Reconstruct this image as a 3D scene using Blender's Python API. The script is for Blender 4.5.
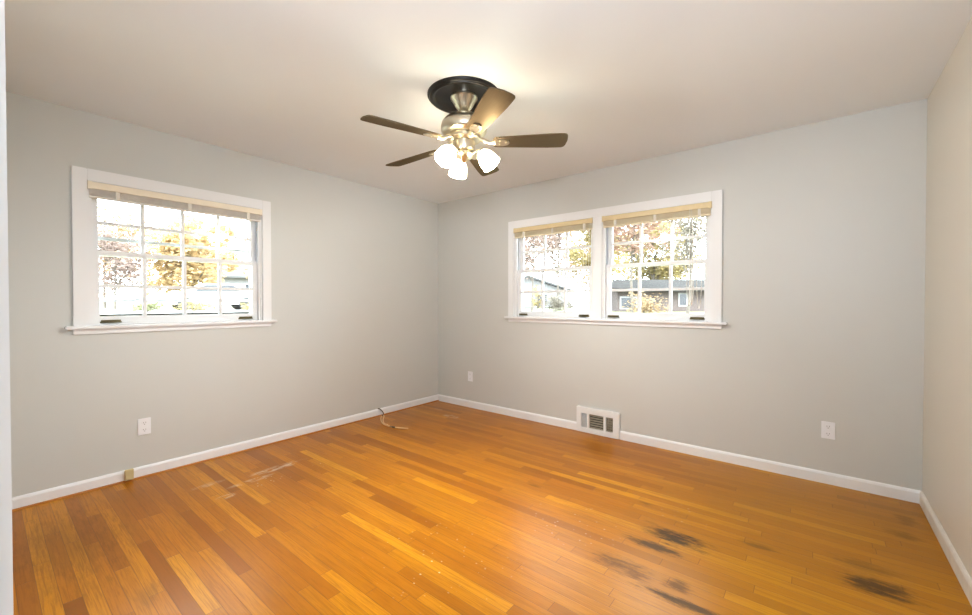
import bpy, bmesh, math, random
from mathutils import Vector, Matrix

for o in list(bpy.data.objects):
    bpy.data.objects.remove(o, do_unlink=True)
scene = bpy.context.scene
COL = scene.collection
PI = math.pi

# ------------------------------------------------------------------ camera
cam_d = bpy.data.cameras.new('camera')
cam_d.sensor_width = 36.0
cam_d.sensor_fit = 'HORIZONTAL'
cam_d.lens = 409.467 / 972 * 36.0
cam_d.clip_start = 0.02
cam_d.clip_end = 400
cam = bpy.data.objects.new('camera', cam_d)
COL.objects.link(cam)
cam.location = (3.6557, -3.5787, 1.2191)
cam.rotation_euler = (PI / 2 - 0.0125, 0.0, 0.6797)
scene.camera = cam

# ------------------------------------------------------------------ world, sun, exposure
SKY_STRENGTH = 12.0
SUN_STRENGTH = 4.0
SHADE_STRENGTH = 33.0
BULB_STRENGTH = 60.0
BULB_POWER = 41.0
LAMP_COLOR = (1.0, 0.97, 0.90)
SHADE_COLOR = (1.0, 0.86, 0.62)
FLASH_POWER = 35.0
w = bpy.data.worlds.new('sky')
scene.world = w
w.use_nodes = True
bgn = w.node_tree.nodes['Background']
bgn.inputs[0].default_value = (0.86, 0.93, 1.0, 1)
bgn.inputs[1].default_value = SKY_STRENGTH
sun_d = bpy.data.lights.new('sun', 'SUN')
sun_d.energy = SUN_STRENGTH
sun_d.angle = math.radians(1.0)
sun_d.color = (1.0, 0.95, 0.86)
sun = bpy.data.objects.new('sun', sun_d)
COL.objects.link(sun)
sun.rotation_euler = Vector((-0.55, 0.55, -0.62)).to_track_quat('-Z', 'Y').to_euler()
flash_d = bpy.data.lights.new('bounce_flash', 'AREA')          # the photographer's flash, turned up to the ceiling
flash_d.shape = 'DISK'
flash_d.size = 0.35
flash_d.energy = FLASH_POWER
flash_d.color = (0.87, 0.95, 1.08)
flash = bpy.data.objects.new('bounce_flash', flash_d)
COL.objects.link(flash)
flash.location = (3.72, -3.60, 1.75)
flash.rotation_euler = Vector((-0.48, 0.58, 1.0)).to_track_quat('-Z', 'Y').to_euler()
vs = scene.view_settings
vs.view_transform = 'Standard'
vs.look = 'None'
vs.exposure = 0.34
vs.gamma = 1.0
vs.use_curve_mapping = False
try:
    scene.cycles.use_denoising = True
    scene.cycles.max_bounces = 12
    scene.cycles.diffuse_bounces = 6
    scene.cycles.transparent_max_bounces = 16
    scene.cycles.sample_clamp_indirect = 6.0
    scene.cycles.caustics_reflective = False
    scene.cycles.caustics_refractive = False
except Exception:
    pass

# ------------------------------------------------------------------ material helpers
def mat(name, color, rough=0.5, metal=0.0, spec=0.5, coat=0.0, coat_rough=0.1, bump=0.0, bump_scale=60.0, var=0.0, var_scale=6.0, aniso=0.0):
    m = bpy.data.materials.new(name)
    m.use_nodes = True
    nt = m.node_tree
    b = nt.nodes['Principled BSDF']
    b.inputs['Base Color'].default_value = (*color, 1)
    b.inputs['Roughness'].default_value = rough
    b.inputs['Metallic'].default_value = metal
    b.inputs['Specular IOR Level'].default_value = spec
    b.inputs['Coat Weight'].default_value = coat
    b.inputs['Coat Roughness'].default_value = coat_rough
    tc = nt.nodes.new('ShaderNodeTexCoord')
    if var > 0:
        n = nt.nodes.new('ShaderNodeTexNoise')
        n.inputs['Scale'].default_value = var_scale
        n.inputs['Detail'].default_value = 4
        nt.links.new(tc.outputs['Object'], n.inputs['Vector'])
        mx = nt.nodes.new('ShaderNodeMix'); mx.data_type = 'RGBA'
        mx.inputs[6].default_value = (*[c * (1 - var) for c in color], 1)
        mx.inputs[7].default_value = (*[min(1, c * (1 + var)) for c in color], 1)
        nt.links.new(n.outputs['Fac'], mx.inputs[0])
        nt.links.new(mx.outputs[2], b.inputs['Base Color'])
    if bump > 0:
        n2 = nt.nodes.new('ShaderNodeTexNoise')
        n2.inputs['Scale'].default_value = bump_scale
        n2.inputs['Detail'].default_value = 3
        nt.links.new(tc.outputs['Object'], n2.inputs['Vector'])
        bp = nt.nodes.new('ShaderNodeBump')
        bp.inputs['Strength'].default_value = bump
        bp.inputs['Distance'].default_value = 0.002
        nt.links.new(n2.outputs['Fac'], bp.inputs['Height'])
        nt.links.new(bp.outputs['Normal'], b.inputs['Normal'])
    return m

class NB:
    """tiny node-expression helper"""
    def __init__(self, nt): self.nt = nt
    def m(self, op, a, b=None, c=None):
        n = self.nt.nodes.new('ShaderNodeMath'); n.operation = op
        for i, v in enumerate((a, b, c)):
            if v is None: continue
            if isinstance(v, (int, float)): n.inputs[i].default_value = v
            else: self.nt.links.new(v, n.inputs[i])
        return n.outputs[0]
    def xyz(self, x, y, z=0.0):
        n = self.nt.nodes.new('ShaderNodeCombineXYZ')
        for i, v in enumerate((x, y, z)):
            if isinstance(v, (int, float)): n.inputs[i].default_value = v
            else: self.nt.links.new(v, n.inputs[i])
        return n.outputs[0]
    def white(self, v):
        n = self.nt.nodes.new('ShaderNodeTexWhiteNoise'); n.noise_dimensions = '3D'
        self.nt.links.new(v, n.inputs['Vector'])
        return n.outputs['Value']
    def noise(self, v, scale=1.0, detail=3.0, rough=0.5, dist=0.0):
        n = self.nt.nodes.new('ShaderNodeTexNoise')
        n.inputs['Scale'].default_value = scale
        n.inputs['Detail'].default_value = detail
        n.inputs['Roughness'].default_value = rough
        n.inputs['Distortion'].default_value = dist
        self.nt.links.new(v, n.inputs['Vector'])
        return n.outputs['Fac']
    def smooth(self, v, a, b, lo=0.0, hi=1.0):
        n = self.nt.nodes.new('ShaderNodeMapRange'); n.interpolation_type = 'SMOOTHSTEP'
        n.inputs[1].default_value = a; n.inputs[2].default_value = b
        n.inputs[3].default_value = lo; n.inputs[4].default_value = hi
        self.nt.links.new(v, n.inputs[0])
        return n.outputs[0]
    def ramp(self, v, stops):
        n = self.nt.nodes.new('ShaderNodeValToRGB')
        e = n.color_ramp.elements
        while len(e) < len(stops): e.new(0.5)
        for k, (p, c) in enumerate(stops):
            e[k].position = p; e[k].color = (*c, 1)
        self.nt.links.new(v, n.inputs[0])
        return n.outputs[0]
    def mix(self, f, a, b, blend='MIX'):
        n = self.nt.nodes.new('ShaderNodeMix'); n.data_type = 'RGBA'; n.blend_type = blend
        for i, v in ((0, f), (6, a), (7, b)):
            if isinstance(v, (int, float)): n.inputs[i].default_value = v
            elif isinstance(v, tuple): n.inputs[i].default_value = (*v, 1)
            else: self.nt.links.new(v, n.inputs[i])
        return n.outputs[2]

def floor_material():
    m = bpy.data.materials.new('oak_strip_floor')
    m.use_nodes = True
    nt = m.node_tree; b = nt.nodes['Principled BSDF']; N = NB(nt)
    tc = nt.nodes.new('ShaderNodeTexCoord')
    sp = nt.nodes.new('ShaderNodeSeparateXYZ')
    nt.links.new(tc.outputs['Object'], sp.inputs[0])
    x, y = sp.outputs[0], sp.outputs[1]
    Wd = 0.0572
    ry = N.m('DIVIDE', N.m('ADD', y, 0.004), Wd)
    row = N.m('FLOOR', ry); fy = N.m('FRACT', ry)
    r1 = N.white(N.xyz(row, 3.7)); r2 = N.white(N.xyz(row, 11.3))
    length = N.m('MULTIPLY_ADD', r2, 0.8, 0.55)
    rx = N.m('DIVIDE', N.m('MULTIPLY_ADD', r1, 5.0, x), length)
    idx = N.m('FLOOR', rx); fx = N.m('FRACT', rx)
    c1 = N.white(N.xyz(row, idx, 1.0)); c2 = N.white(N.xyz(row, idx, 5.0))
    base = N.ramp(c1, [(0.0, (0.24, 0.074, 0.003)), (0.10, (0.35, 0.115, 0.003)), (0.3, (0.42, 0.148, 0.003)), (0.7, (0.48, 0.178, 0.004)), (0.90, (0.57, 0.230, 0.006)), (1.0, (0.68, 0.31, 0.010))])
    red = N.mix(N.m('MULTIPLY', c2, 0.28), base, (0.42, 0.12, 0.004))
    # grain along the board
    gx = N.m('ADD', N.m('MULTIPLY', x, 1.6), N.m('MULTIPLY', c2, 40.0))
    grain = N.noise(N.xyz(gx, N.m('MULTIPLY', y, 45.0), N.m('MULTIPLY', row, 3.1)), 2.2, 5, 0.62, 1.2)
    g1 = N.smooth(grain, 0.42, 0.66)
    col = N.mix(N.m('MULTIPLY', g1, 0.55), red, (0.25, 0.080, 0.003))
    fine = N.noise(N.xyz(N.m('MULTIPLY', x, 9.0), N.m('MULTIPLY', y, 420.0), row), 1.0, 3, 0.6)
    col = N.mix(N.m('MULTIPLY', N.smooth(fine, 0.5, 0.75), 0.30), col, (0.19, 0.058, 0.003))
    # broad wear: darker noise patches, then an olive tone blended in towards the right
    wear = N.noise(N.xyz(x, y), 1.3, 3, 0.5)
    col = N.mix(N.m('MULTIPLY', N.smooth(wear, 0.45, 0.75), 0.30), col, (0.26, 0.088, 0.004))
    ol = N.m('MULTIPLY', N.smooth(x, 2.4, 3.6), 0.55)
    col = N.mix(ol, col, (0.36, 0.160, 0.002))
    # stains
    nz = N.noise(N.xyz(N.m('MULTIPLY', x, 5.0), N.m('MULTIPLY', y, 22.0), N.m('MULTIPLY', row, 0.7)), 1.8, 6, 0.75)
    nzo = N.m('SUBTRACT', nz, 0.5)
    total = None
    stains = [(3.10, -1.325, 0.17, 0.085, 0.95), (3.03, -1.47, 0.15, 0.04, 0.85), (2.95, -1.72, 0.14, 0.07, 0.60),
              (3.20, -1.70, 0.06, 0.05, 0.65), (3.27, -1.80, 0.22, 0.03, 0.85), (3.87, -1.18, 0.13, 0.08, 0.85),
              (3.43, -1.14, 0.10, 0.03, 0.45), (3.83, -1.02, 0.14, 0.06, 0.35), (2.86, -1.05, 0.05, 0.02, 0.4), (4.02, -0.55, 0.07, 0.05, 0.40),
              (4.05, -0.33, 0.05, 0.08, 0.35), (2.2, -1.27, 0.05, 0.02, 0.35), (0.75, -3.3, 0.55, 0.22, 0.28), (1.5, -3.15, 0.1, 0.05, 0.2)]
    for (cx, cy, rx_, ry_, st) in stains:
        dx = N.m('DIVIDE', N.m('SUBTRACT', x, cx), rx_); dy = N.m('DIVIDE', N.m('SUBTRACT', y, cy), ry_)
        d = N.m('SQRT', N.m('ADD', N.m('MULTIPLY', dx, dx), N.m('MULTIPLY', dy, dy)))
        d = N.m('MULTIPLY_ADD', nzo, 3.0, d)
        k = N.smooth(d, 0.25, 1.15, st, 0.0)
        total = k if total is None else N.m('MAXIMUM', total, k)
    col = N.mix(total, col, (0.035, 0.018, 0.008))
    # paint specks and scuffs
    vor = nt.nodes.new('ShaderNodeTexVoronoi'); vor.inputs['Scale'].default_value = 30.0
    nt.links.new(N.xyz(x, N.m('MULTIPLY', y, 1.3)), vor.inputs['Vector'])
    spk = N.smooth(vor.outputs['Distance'], 0.10, 0.2, 1.0, 0.0)
    spk = N.m('MULTIPLY', spk, N.smooth(N.white(vor.outputs['Position']), 0.5, 0.55))
    tot2 = None
    for (cx, cy, rx_, ry_, st) in [(2.29, -2.33, 0.13, 0.16, 0.75), (0.72, -2.35, 0.12, 0.30, 0.55), (0.75, -2.1, 0.1, 0.25, 0.45), (3.05, -1.05, 0.2, 0.15, 0.3), (2.6, -1.5, 0.35, 0.3, 0.3), (2.25, -2.2, 0.5, 0.4, 0.22)]:
        dx = N.m('DIVIDE', N.m('SUBTRACT', x, cx), rx_); dy = N.m('DIVIDE', N.m('SUBTRACT', y, cy), ry_)
        d = N.m('SQRT', N.m('ADD', N.m('MULTIPLY', dx, dx), N.m('MULTIPLY', dy, dy)))
        k = N.smooth(d, 0.5, 1.0, st, 0.0)
        tot2 = k if tot2 is None else N.m('MAXIMUM', tot2, k)
    col = N.mix(N.m('MULTIPLY', tot2, spk), col, (0.72, 0.66, 0.56))
    scf = N.noise(N.xyz(N.m('MULTIPLY', x, 14.0), N.m('MULTIPLY', y, 5.0)), 2.0, 4, 0.7)
    sm = None
    for (cx, cy, rx_, ry_, st) in [(0.57, -2.2, 0.05, 0.22, 0.7), (0.66, -2.42, 0.035, 0.17, 0.55), (0.78, -2.62, 0.04, 0.06, 0.7), (0.5, -2.62, 0.04, 0.13, 0.4), (0.62, -0.42, 0.12, 0.06, 0.6), (0.30, -0.3, 0.1, 0.03, 0.3)]:
        dx = N.m('DIVIDE', N.m('SUBTRACT', x, cx), rx_); dy = N.m('DIVIDE', N.m('SUBTRACT', y, cy), ry_)
        d = N.m('SQRT', N.m('ADD', N.m('MULTIPLY', dx, dx), N.m('MULTIPLY', dy, dy)))
        k = N.smooth(d, 0.5, 1.1, st, 0.0)
        sm = k if sm is None else N.m('MAXIMUM', sm, k)
    col = N.mix(N.m('MULTIPLY', sm, N.smooth(scf, 0.42, 0.62)), col, (0.62, 0.52, 0.42))
    # joints
    ey = N.m('MINIMUM', fy, N.m('SUBTRACT', 1.0, fy))
    ex = N.m('MULTIPLY', N.m('MINIMUM', fx, N.m('SUBTRACT', 1.0, fx)), length)
    gy = N.smooth(ey, 0.0, 0.028, 1.0, 0.0)
    gx2 = N.smooth(ex, 0.0, 0.0016, 1.0, 0.0)
    gap = N.m('MAXIMUM', N.m('MULTIPLY', gy, 0.72), N.m('MULTIPLY', gx2, 0.85))
    col = N.mix(gap, col, (0.07, 0.024, 0.006))
    nt.links.new(col, b.inputs['Base Color'])
    rgh = N.noise(N.xyz(x, y), 3.0, 4, 0.6)
    nt.links.new(N.m('ADD', N.m('MULTIPLY_ADD', rgh, 0.10, 0.25), N.m('MULTIPLY', total, 0.15)), b.inputs['Roughness'])
    b.inputs['Specular IOR Level'].default_value = 0.24
    b.inputs['Specular Tint'].default_value = (1.0, 0.82, 0.55, 1)
    bp = nt.nodes.new('ShaderNodeBump'); bp.inputs['Strength'].default_value = 0.25; bp.inputs['Distance'].default_value = 0.002
    cup = N.m('ADD', N.m('MULTIPLY', gap, -1.0), N.m('MULTIPLY', N.noise(N.xyz(N.m('MULTIPLY', x, 2.0), N.m('MULTIPLY', y, 14.0)), 1.0, 2), 0.9))
    nt.links.new(cup, bp.inputs['Height'])
    nt.links.new(bp.outputs['Normal'], b.inputs['Normal'])
    return m

def wood_material(name, c_a, c_b, rough=0.4, scale=(3, 60, 60), coat=0.0, tint=None):
    m = bpy.data.materials.new(name); m.use_nodes = True
    nt = m.node_tree; b = nt.nodes['Principled BSDF']; N = NB(nt)
    tc = nt.nodes.new('ShaderNodeTexCoord')
    mp = nt.nodes.new('ShaderNodeMapping'); mp.inputs['Scale'].default_value = scale
    nt.links.new(tc.outputs['Object'], mp.inputs[0])
    f = N.noise(mp.outputs[0], 1.0, 5, 0.6, 0.8)
    nt.links.new(N.ramp(f, [(0.3, c_a), (0.7, c_b)]), b.inputs['Base Color'])
    b.inputs['Roughness'].default_value = rough
    b.inputs['Coat Weight'].default_value = coat
    b.inputs['Coat Roughness'].default_value = 0.3
    if tint:
        b.inputs['Specular IOR Level'].default_value = 0.0
        gl = nt.nodes.new('ShaderNodeBsdfGlossy')
        gl.inputs['Color'].default_value = (*tint, 1)
        gl.inputs['Roughness'].default_value = rough
        ms_ = nt.nodes.new('ShaderNodeMixShader'); ms_.inputs[0].default_value = 0.135
        nt.links.new(b.outputs[0], ms_.inputs[1]); nt.links.new(gl.outputs[0], ms_.inputs[2])
        nt.links.new(ms_.outputs[0], nt.nodes['Material Output'].inputs[0])
    return m

def glass_material():
    m = bpy.data.materials.new('window_glass'); m.use_nodes = True
    nt = m.node_tree
    nt.nodes.clear()
    out = nt.nodes.new('ShaderNodeOutputMaterial')
    mix = nt.nodes.new('ShaderNodeMixShader')
    tr = nt.nodes.new('ShaderNodeBsdfTransparent'); tr.inputs[0].default_value = (0.95, 0.97, 0.96, 1)
    gl = nt.nodes.new('ShaderNodeBsdfGlossy'); gl.inputs['Roughness'].default_value = 0.02
    fr = nt.nodes.new('ShaderNodeFresnel'); fr.inputs[0].default_value = 1.35
    nt.links.new(fr.outputs[0], mix.inputs[0])
    nt.links.new(tr.outputs[0], mix.inputs[1]); nt.links.new(gl.outputs[0], mix.inputs[2])
    nt.links.new(mix.outputs[0], out.inputs[0])
    return m

def emit_material(name, color, strength):
    m = bpy.data.materials.new(name); m.use_nodes = True
    b = m.node_tree.nodes['Principled BSDF']
    b.inputs['Base Color'].default_value = (0.9, 0.88, 0.84, 1)
    b.inputs['Roughness'].default_value = 0.35
    b.inputs['Emission Color'].default_value = (*color, 1)
    b.inputs['Emission Strength'].default_value = strength
    return m

M = {}
M['floor'] = floor_material()
M['wall'] = mat('grey_wall_paint', (0.582, 0.598, 0.585), 0.42, bump=0.12, bump_scale=180, var=0.015, var_scale=2.5)
M['wall_cream'] = mat('cream_toned_wall', (0.63, 0.60, 0.53), 0.40, bump=0.12, bump_scale=180, var=0.015, var_scale=2.5)  # base colour set warmer than the other walls
M['ceil'] = mat('ceiling_paint', (0.80, 0.845, 0.88), 0.75, bump=0.15, bump_scale=120, var=0.02, var_scale=1.5)
M['trim'] = mat('white_gloss_paint', (0.82, 0.84, 0.865), 0.2, bump=0.05, bump_scale=60)
M['base'] = mat('baseboard_paint', (0.82, 0.84, 0.87), 0.3, var=0.03, var_scale=8)
M['base_worn'] = mat('worn_baseboard_paint', (0.66, 0.63, 0.57), 0.4, var=0.22, var_scale=14)
M['vinyl'] = mat('jamb_liner_vinyl', (0.78, 0.83, 0.88), 0.4)
M['groove'] = mat('jamb_track_grey', (0.32, 0.35, 0.38), 0.5)
M['shoe'] = wood_material('shoe_moulding_oak', (0.30, 0.10, 0.010), (0.45, 0.17, 0.015), 0.35, (4, 4, 60))
M['glass'] = glass_material()
M['brass'] = mat('dark_bronze', (0.12, 0.10, 0.05), 0.35, 0.8)
M['blind'] = mat('blind_cream', (0.84, 0.77, 0.63), 0.5, var=0.06, var_scale=30)
M['slat'] = mat('blind_slats', (0.76, 0.72, 0.67), 0.5, var=0.1, var_scale=40)
M['blind_old'] = mat('blind_yellowed', (0.70, 0.58, 0.34), 0.4, var=0.08, var_scale=30)
M['slat_old'] = mat('blind_slats_yellowed', (0.80, 0.72, 0.53), 0.5, var=0.06, var_scale=40)
M['cord'] = mat('blind_cord', (0.78, 0.75, 0.68), 0.7)
M['nickel'] = mat('brushed_nickel', (0.68, 0.62, 0.49), 0.30, 1.0)
M['black'] = mat('black_bronze_medallion', (0.010, 0.009, 0.008), 0.32, 0.0, spec=0.28)
M['blade'] = wood_material('walnut_blade', (0.012, 0.010, 0.008), (0.034, 0.028, 0.021), 0.42, (5, 90, 90), tint=(1.0, 0.78, 0.50))
M['shade'] = emit_material('frosted_shade_lit', SHADE_COLOR, SHADE_STRENGTH)
M['bulb'] = emit_material('bulb_lit', LAMP_COLOR, BULB_STRENGTH)
M['plastic'] = mat('white_plastic', (0.84, 0.86, 0.90), 0.3)
M['slot'] = mat('dark_slots', (0.12, 0.11, 0.10), 0.6)
M['vent'] = mat('vent_enamel', (0.80, 0.82, 0.84), 0.35)
M['vent_dark'] = mat('vent_duct', (0.04, 0.034, 0.026), 0.7)
M['louver'] = mat('vent_louvers', (0.32, 0.28, 0.22), 0.45)
M['louver_pale'] = mat('vent_louvers_pale', (0.55, 0.56, 0.57), 0.45)
M['beige'] = mat('beige_plastic', (0.60, 0.50, 0.27), 0.45, var=0.1)
M['tape'] = mat('tan_cable', (0.74, 0.52, 0.28), 0.5)
M['darkcord'] = mat('dark_cable', (0.09, 0.07, 0.06), 0.5)

# ------------------------------------------------------------------ mesh helpers
class MB:
    def __init__(self): self.bm = bmesh.new(); self.mats = []
    def box(self, x0, x1, y0, y1, z0, z1, bev=0.0):
        bm = self.bm
        vs_ = [bm.verts.new((x, y, z)) for x in (x0, x1) for y in (y0, y1) for z in (z0, z1)]
        fs = []
        for q in ((0, 1, 3, 2), (4, 6, 7, 5), (0, 4, 5, 1), (2, 3, 7, 6), (0, 2, 6, 4), (1, 5, 7, 3)):
            fs.append(bm.faces.new([vs_[i] for i in q]))
        if bev > 0:
            es = list({e for f in fs for e in f.edges})
            bmesh.ops.bevel(bm, geom=es, offset=bev, segments=2, affect='EDGES', clamp_overlap=True)
        return self
    def lathe(self, prof, seg=40, center=(0, 0, 0), mtx=None, close=True):
        bm = self.bm
        rings = []
        for (r, z) in prof:
            ring = []
            for k in range(seg):
                a = 2 * PI * k / seg
                v = Vector((max(r, 1e-5) * math.cos(a), max(r, 1e-5) * math.sin(a), z))
                if mtx: v = mtx @ v
                ring.append(bm.verts.new(v + Vector(center)))
            rings.append(ring)
        for a, b_ in zip(rings[:-1], rings[1:]):
            for k in range(seg):
                bm.faces.new((a[k], a[(k + 1) % seg], b_[(k + 1) % seg], b_[k]))
        if close:
            bm.faces.new(rings[0][::-1]); bm.faces.new(rings[-1])
        return self
    def tube(self, pts, r, seg=8, cap=True):
        bm = self.bm
        pts = [Vector(p) for p in pts]
        rs = r if isinstance(r, (list, tuple)) else [r] * len(pts)
        rings = []; up = Vector((0, 0, 1))
        t0 = (pts[1] - pts[0]).normalized()
        n = t0.cross(up)
        if n.length < 1e-3: n = t0.cross(Vector((1, 0, 0)))
        n.normalize()
        for i, p in enumerate(pts):
            t = (pts[min(i + 1, len(pts) - 1)] - pts[max(i - 1, 0)]).normalized()
            n = (n - t * n.dot(t)); n.normalize()
            b_ = t.cross(n)
            rings.append([bm.verts.new(p + (n * math.cos(2 * PI * k / seg) + b_ * math.sin(2 * PI * k / seg)) * rs[i]) for k in range(seg)])
        for a, b_ in zip(rings[:-1], rings[1:]):
            for k in range(seg):
                bm.faces.new((a[k], a[(k + 1) % seg], b_[(k + 1) % seg], b_[k]))
        if cap:
            bm.faces.new(rings[0][::-1]); bm.faces.new(rings[-1])
        return self
    def prism(self, outline, z0, z1, mtx=None):
        bm = self.bm
        f = (lambda v: mtx @ Vector(v)) if mtx else (lambda v: Vector(v))
        a = [bm.verts.new(f((x, y, z0))) for x, y in outline]
        b_ = [bm.verts.new(f((x, y, z1))) for x, y in outline]
        n = len(a)
        bm.faces.new(a[::-1]); bm.faces.new(b_)
        for k in range(n):
            bm.faces.new((a[k], a[(k + 1) % n], b_[(k + 1) % n], b_[k]))
        return self
    def build(self, name, material, parent=None, smooth=False, loc=None, rot=None):
        bmesh.ops.recalc_face_normals(self.bm, faces=self.bm.faces[:])
        me = bpy.data.meshes.new(name)
        self.bm.to_mesh(me); self.bm.free()
        for mm in (material if isinstance(material, list) else [material]):
            me.materials.append(mm)
        if smooth:
            for p in me.polygons: p.use_smooth = True
            try: me.set_sharp_from_angle(angle=math.radians(40))
            except Exception: pass
        o = bpy.data.objects.new(name, me)
        COL.objects.link(o)
        if parent: o.parent = parent
        if loc: o.location = loc
        if rot: o.rotation_euler = rot
        return o

def tag(o, label=None, cat=None, group=None, kind=None):
    if label: o['label'] = label
    if cat: o['category'] = cat
    if group: o['group'] = group
    if kind: o['kind'] = kind
    return o
def empty(name, loc=(0, 0, 0), rz=0.0):
    e = bpy.data.objects.new(name, None)
    COL.objects.link(e)
    e.location = loc; e.rotation_euler = (0, 0, rz)
    e.empty_display_size = 0.1
    return e
def smoothline(pts, n=8):
    pts = [Vector(p) for p in pts]
    out = []
    for i in range(len(pts) - 1):
        p0 = pts[max(i - 1, 0)]; p1 = pts[i]; p2 = pts[i + 1]; p3 = pts[min(i + 2, len(pts) - 1)]
        for k in range(n):
            t = k / n
            out.append(0.5 * ((2 * p1) + (p2 - p0) * t + (2 * p0 - 5 * p1 + 4 * p2 - p3) * t * t + (3 * p1 - p0 - 3 * p2 + p3) * t ** 3))
    out.append(pts[-1])
    return out

# ------------------------------------------------------------------ room shell
W = 4.1606; H = 2.44; D = -3.585; T = 0.16
HY = -5.4                                    # hall behind the doorway
LW = (-3.138, -2.073)                        # left window opening along y
RW = ((1.152, 2.042), (2.130, 3.020))        # the two openings in the back wall
Z0, Z1 = 1.07, 2.0
DX = (3.236, 4.020)                          # doorway in the front wall

tag(MB().box(-T, W + T, HY - T, T, -0.12, 0).build('floor', M['floor']), 'golden oak strip floor with dark stains', 'floor', kind='structure')
tag(MB().box(-T, W + T, HY - T, T, H, H + 0.2).build('ceiling', M['ceil']), 'plain off white ceiling around the fan', 'ceiling', kind='structure')
b = MB()
b.box(-T, 0, D - 0.12, LW[0], 0, H); b.box(-T, 0, LW[1], T, 0, H)
b.box(-T, 0, LW[0], LW[1], 0, Z0 - 0.022); b.box(-T, 0, LW[0], LW[1], Z1, H)
tag(b.build('wall_left', M['wall']), 'grey painted wall with the single window', 'wall', kind='structure')
b = MB()
b.box(0, RW[0][0], 0, T, 0, H); b.box(RW[0][1], RW[1][0], 0, T, 0, H); b.box(RW[1][1], W + T, 0, T, 0, H)
for q in RW:
    b.box(q[0], q[1], 0, T, 0, Z0 - 0.022); b.box(q[0], q[1], 0, T, Z1, H)
tag(b.build('wall_back', M['wall']), 'grey painted wall with the double window and floor vent', 'wall', kind='structure')
tag(MB().box(W, W + T, HY, 0, 0, H).build('wall_right', M['wall_cream']), 'warm cream wall at the right edge of the photo', 'wall', kind='structure')
b = MB()
b.box(0, DX[0], D - 0.12, D, 0, H); b.box(DX[1], W, D - 0.12, D, 0, H); b.box(DX[0], DX[1], D - 0.12, D, 2.04, H)
tag(b.build('wall_front', M['wall']), 'wall with the doorway the camera looks through', 'wall', kind='structure')
b = MB()
b.box(2.5, 2.6, HY, D - 0.12, 0, H); b.box(2.5, W, HY - T, HY, 0, H)
tag(b.build('wall_hall', M['wall']), 'hall walls outside the doorway', 'wall', kind='structure')

# baseboards: profile extruded along the wall
def baseboard(name, axis, a, b_, inward, material, wallpos, label, h=0.077):
    prof = [(0, 0), (0.013, 0), (0.013, h * 0.80), (0.009, h * 0.93), (0.004, h), (0, h)]
    bm = MB()
    va = []; vb = []
    for (d, z) in prof:
        if axis == 'y':
            va.append(bm.bm.verts.new((wallpos + inward * d, a, z))); vb.append(bm.bm.verts.new((wallpos + inward * d, b_, z)))
        else:
            va.append(bm.bm.verts.new((a, wallpos + inward * d, z))); vb.append(bm.bm.verts.new((b_, wallpos + inward * d, z)))
    n = len(prof)
    bm.bm.faces.new(va); bm.bm.faces.new(vb[::-1])
    for k in range(n):
        bm.bm.faces.new((va[k], va[(k + 1) % n], vb[(k + 1) % n], vb[k]))
    return tag(bm.build(name, material), label, 'baseboard', kind='structure')
VX = (1.889, 2.303)                           # floor register
baseboard('baseboard_left', 'y', D, 0.0, 1, M['base'], 0.0, 'white baseboard under the single window wall')
bb = MB()
baseboard('baseboard_back', 'x', 0.0, VX[0], -1, M['base'], 0.0, 'white baseboard between room corner and floor vent')
baseboard('baseboard_back_right', 'x', VX[1], W, -1, M['base'], 0.0, 'white baseboard from floor vent to the right corner')
baseboard('baseboard_right', 'y', D + 0.0, 0.0, -1, M['base_worn'], W, 'scuffed baseboard along the cream wall', 0.078)
# oak shoe moulding at the left wall
b = MB()
for (x, z) in ((0.013, 0.0),):
    pr = [(0.013, 0), (0.024, 0), (0.0225, 0.005), (0.019, 0.009), (0.013, 0.011)]
    va = [b.bm.verts.new((px, D, pz)) for px, pz in pr]; vb = [b.bm.verts.new((px, -0.013, pz)) for px, pz in pr]
    b.bm.faces.new(va); b.bm.faces.new(vb[::-1])
    for k in range(5): b.bm.faces.new((va[k], va[(k + 1) % 5], vb[(k + 1) % 5], vb[k]))
tag(b.build('trim_1', M['shoe']), 'thin oak shoe moulding below the left baseboard', 'trim', kind='structure')

# door casing at the near left edge of the photo (doorway the camera stands in)
b = MB()
cw = 0.06
for (xa, xb, xo) in ((DX[0] - cw, DX[0], DX[0] - cw), (DX[1], DX[1] + cw, DX[1] + cw - 0.014)):
    b.box(xa, xb, D, D + 0.0158, 0, 2.04 + cw, 0.002)
    b.box(xo, xo + 0.014, D, D + 0.0202, 0, 2.04 + cw, 0.003)
b.box(DX[0] - cw, DX[1] + cw, D, D + 0.0158, 2.04, 2.04 + cw, 0.002)
b.box(DX[0], DX[0] + 0.012, D - 0.12, D + 0.0, 0, 2.04); b.box(DX[1] - 0.012, DX[1], D - 0.12, D, 0, 2.04)
b.box(DX[0], DX[1], D - 0.12, D, 2.028, 2.04)
tag(b.build('trim_2', M['trim']), 'white door casing at the far left edge of the photo', 'trim', kind='structure')

# ------------------------------------------------------------------ windows (local: u = x along the wall, v = y outward, z up from the stool)
HH = Z1 - Z0
def casing_set(parent, w_, mull=None):
    """casing, stool and apron round an opening w_ wide, centred on the parent"""
    c = MB(); hw = w_ / 2; cw = 0.070
    def board(x0, x1, z0, z1):
        c.box(x0, x1, -0.019, 0.0, z0, z1, 0.003)
    board(-hw - cw, -hw, 0, HH + 0.078); board(hw, hw + cw, 0, HH + 0.078); board(-hw, hw, HH, HH + 0.078)
    if mull: board(mull[0], mull[1], 0, HH)
    c.build('casing', M['trim'], parent)
    MB().box(-hw - cw - 0.038, hw + cw + 0.038, -0.045, 0.034, -0.022, 0.0, 0.005).build('stool', M['trim'], parent)
    MB().box(-hw - cw, hw + cw, -0.015, 0.0, -0.056, -0.022, 0.003).build('apron', M['trim'], parent)

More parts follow.
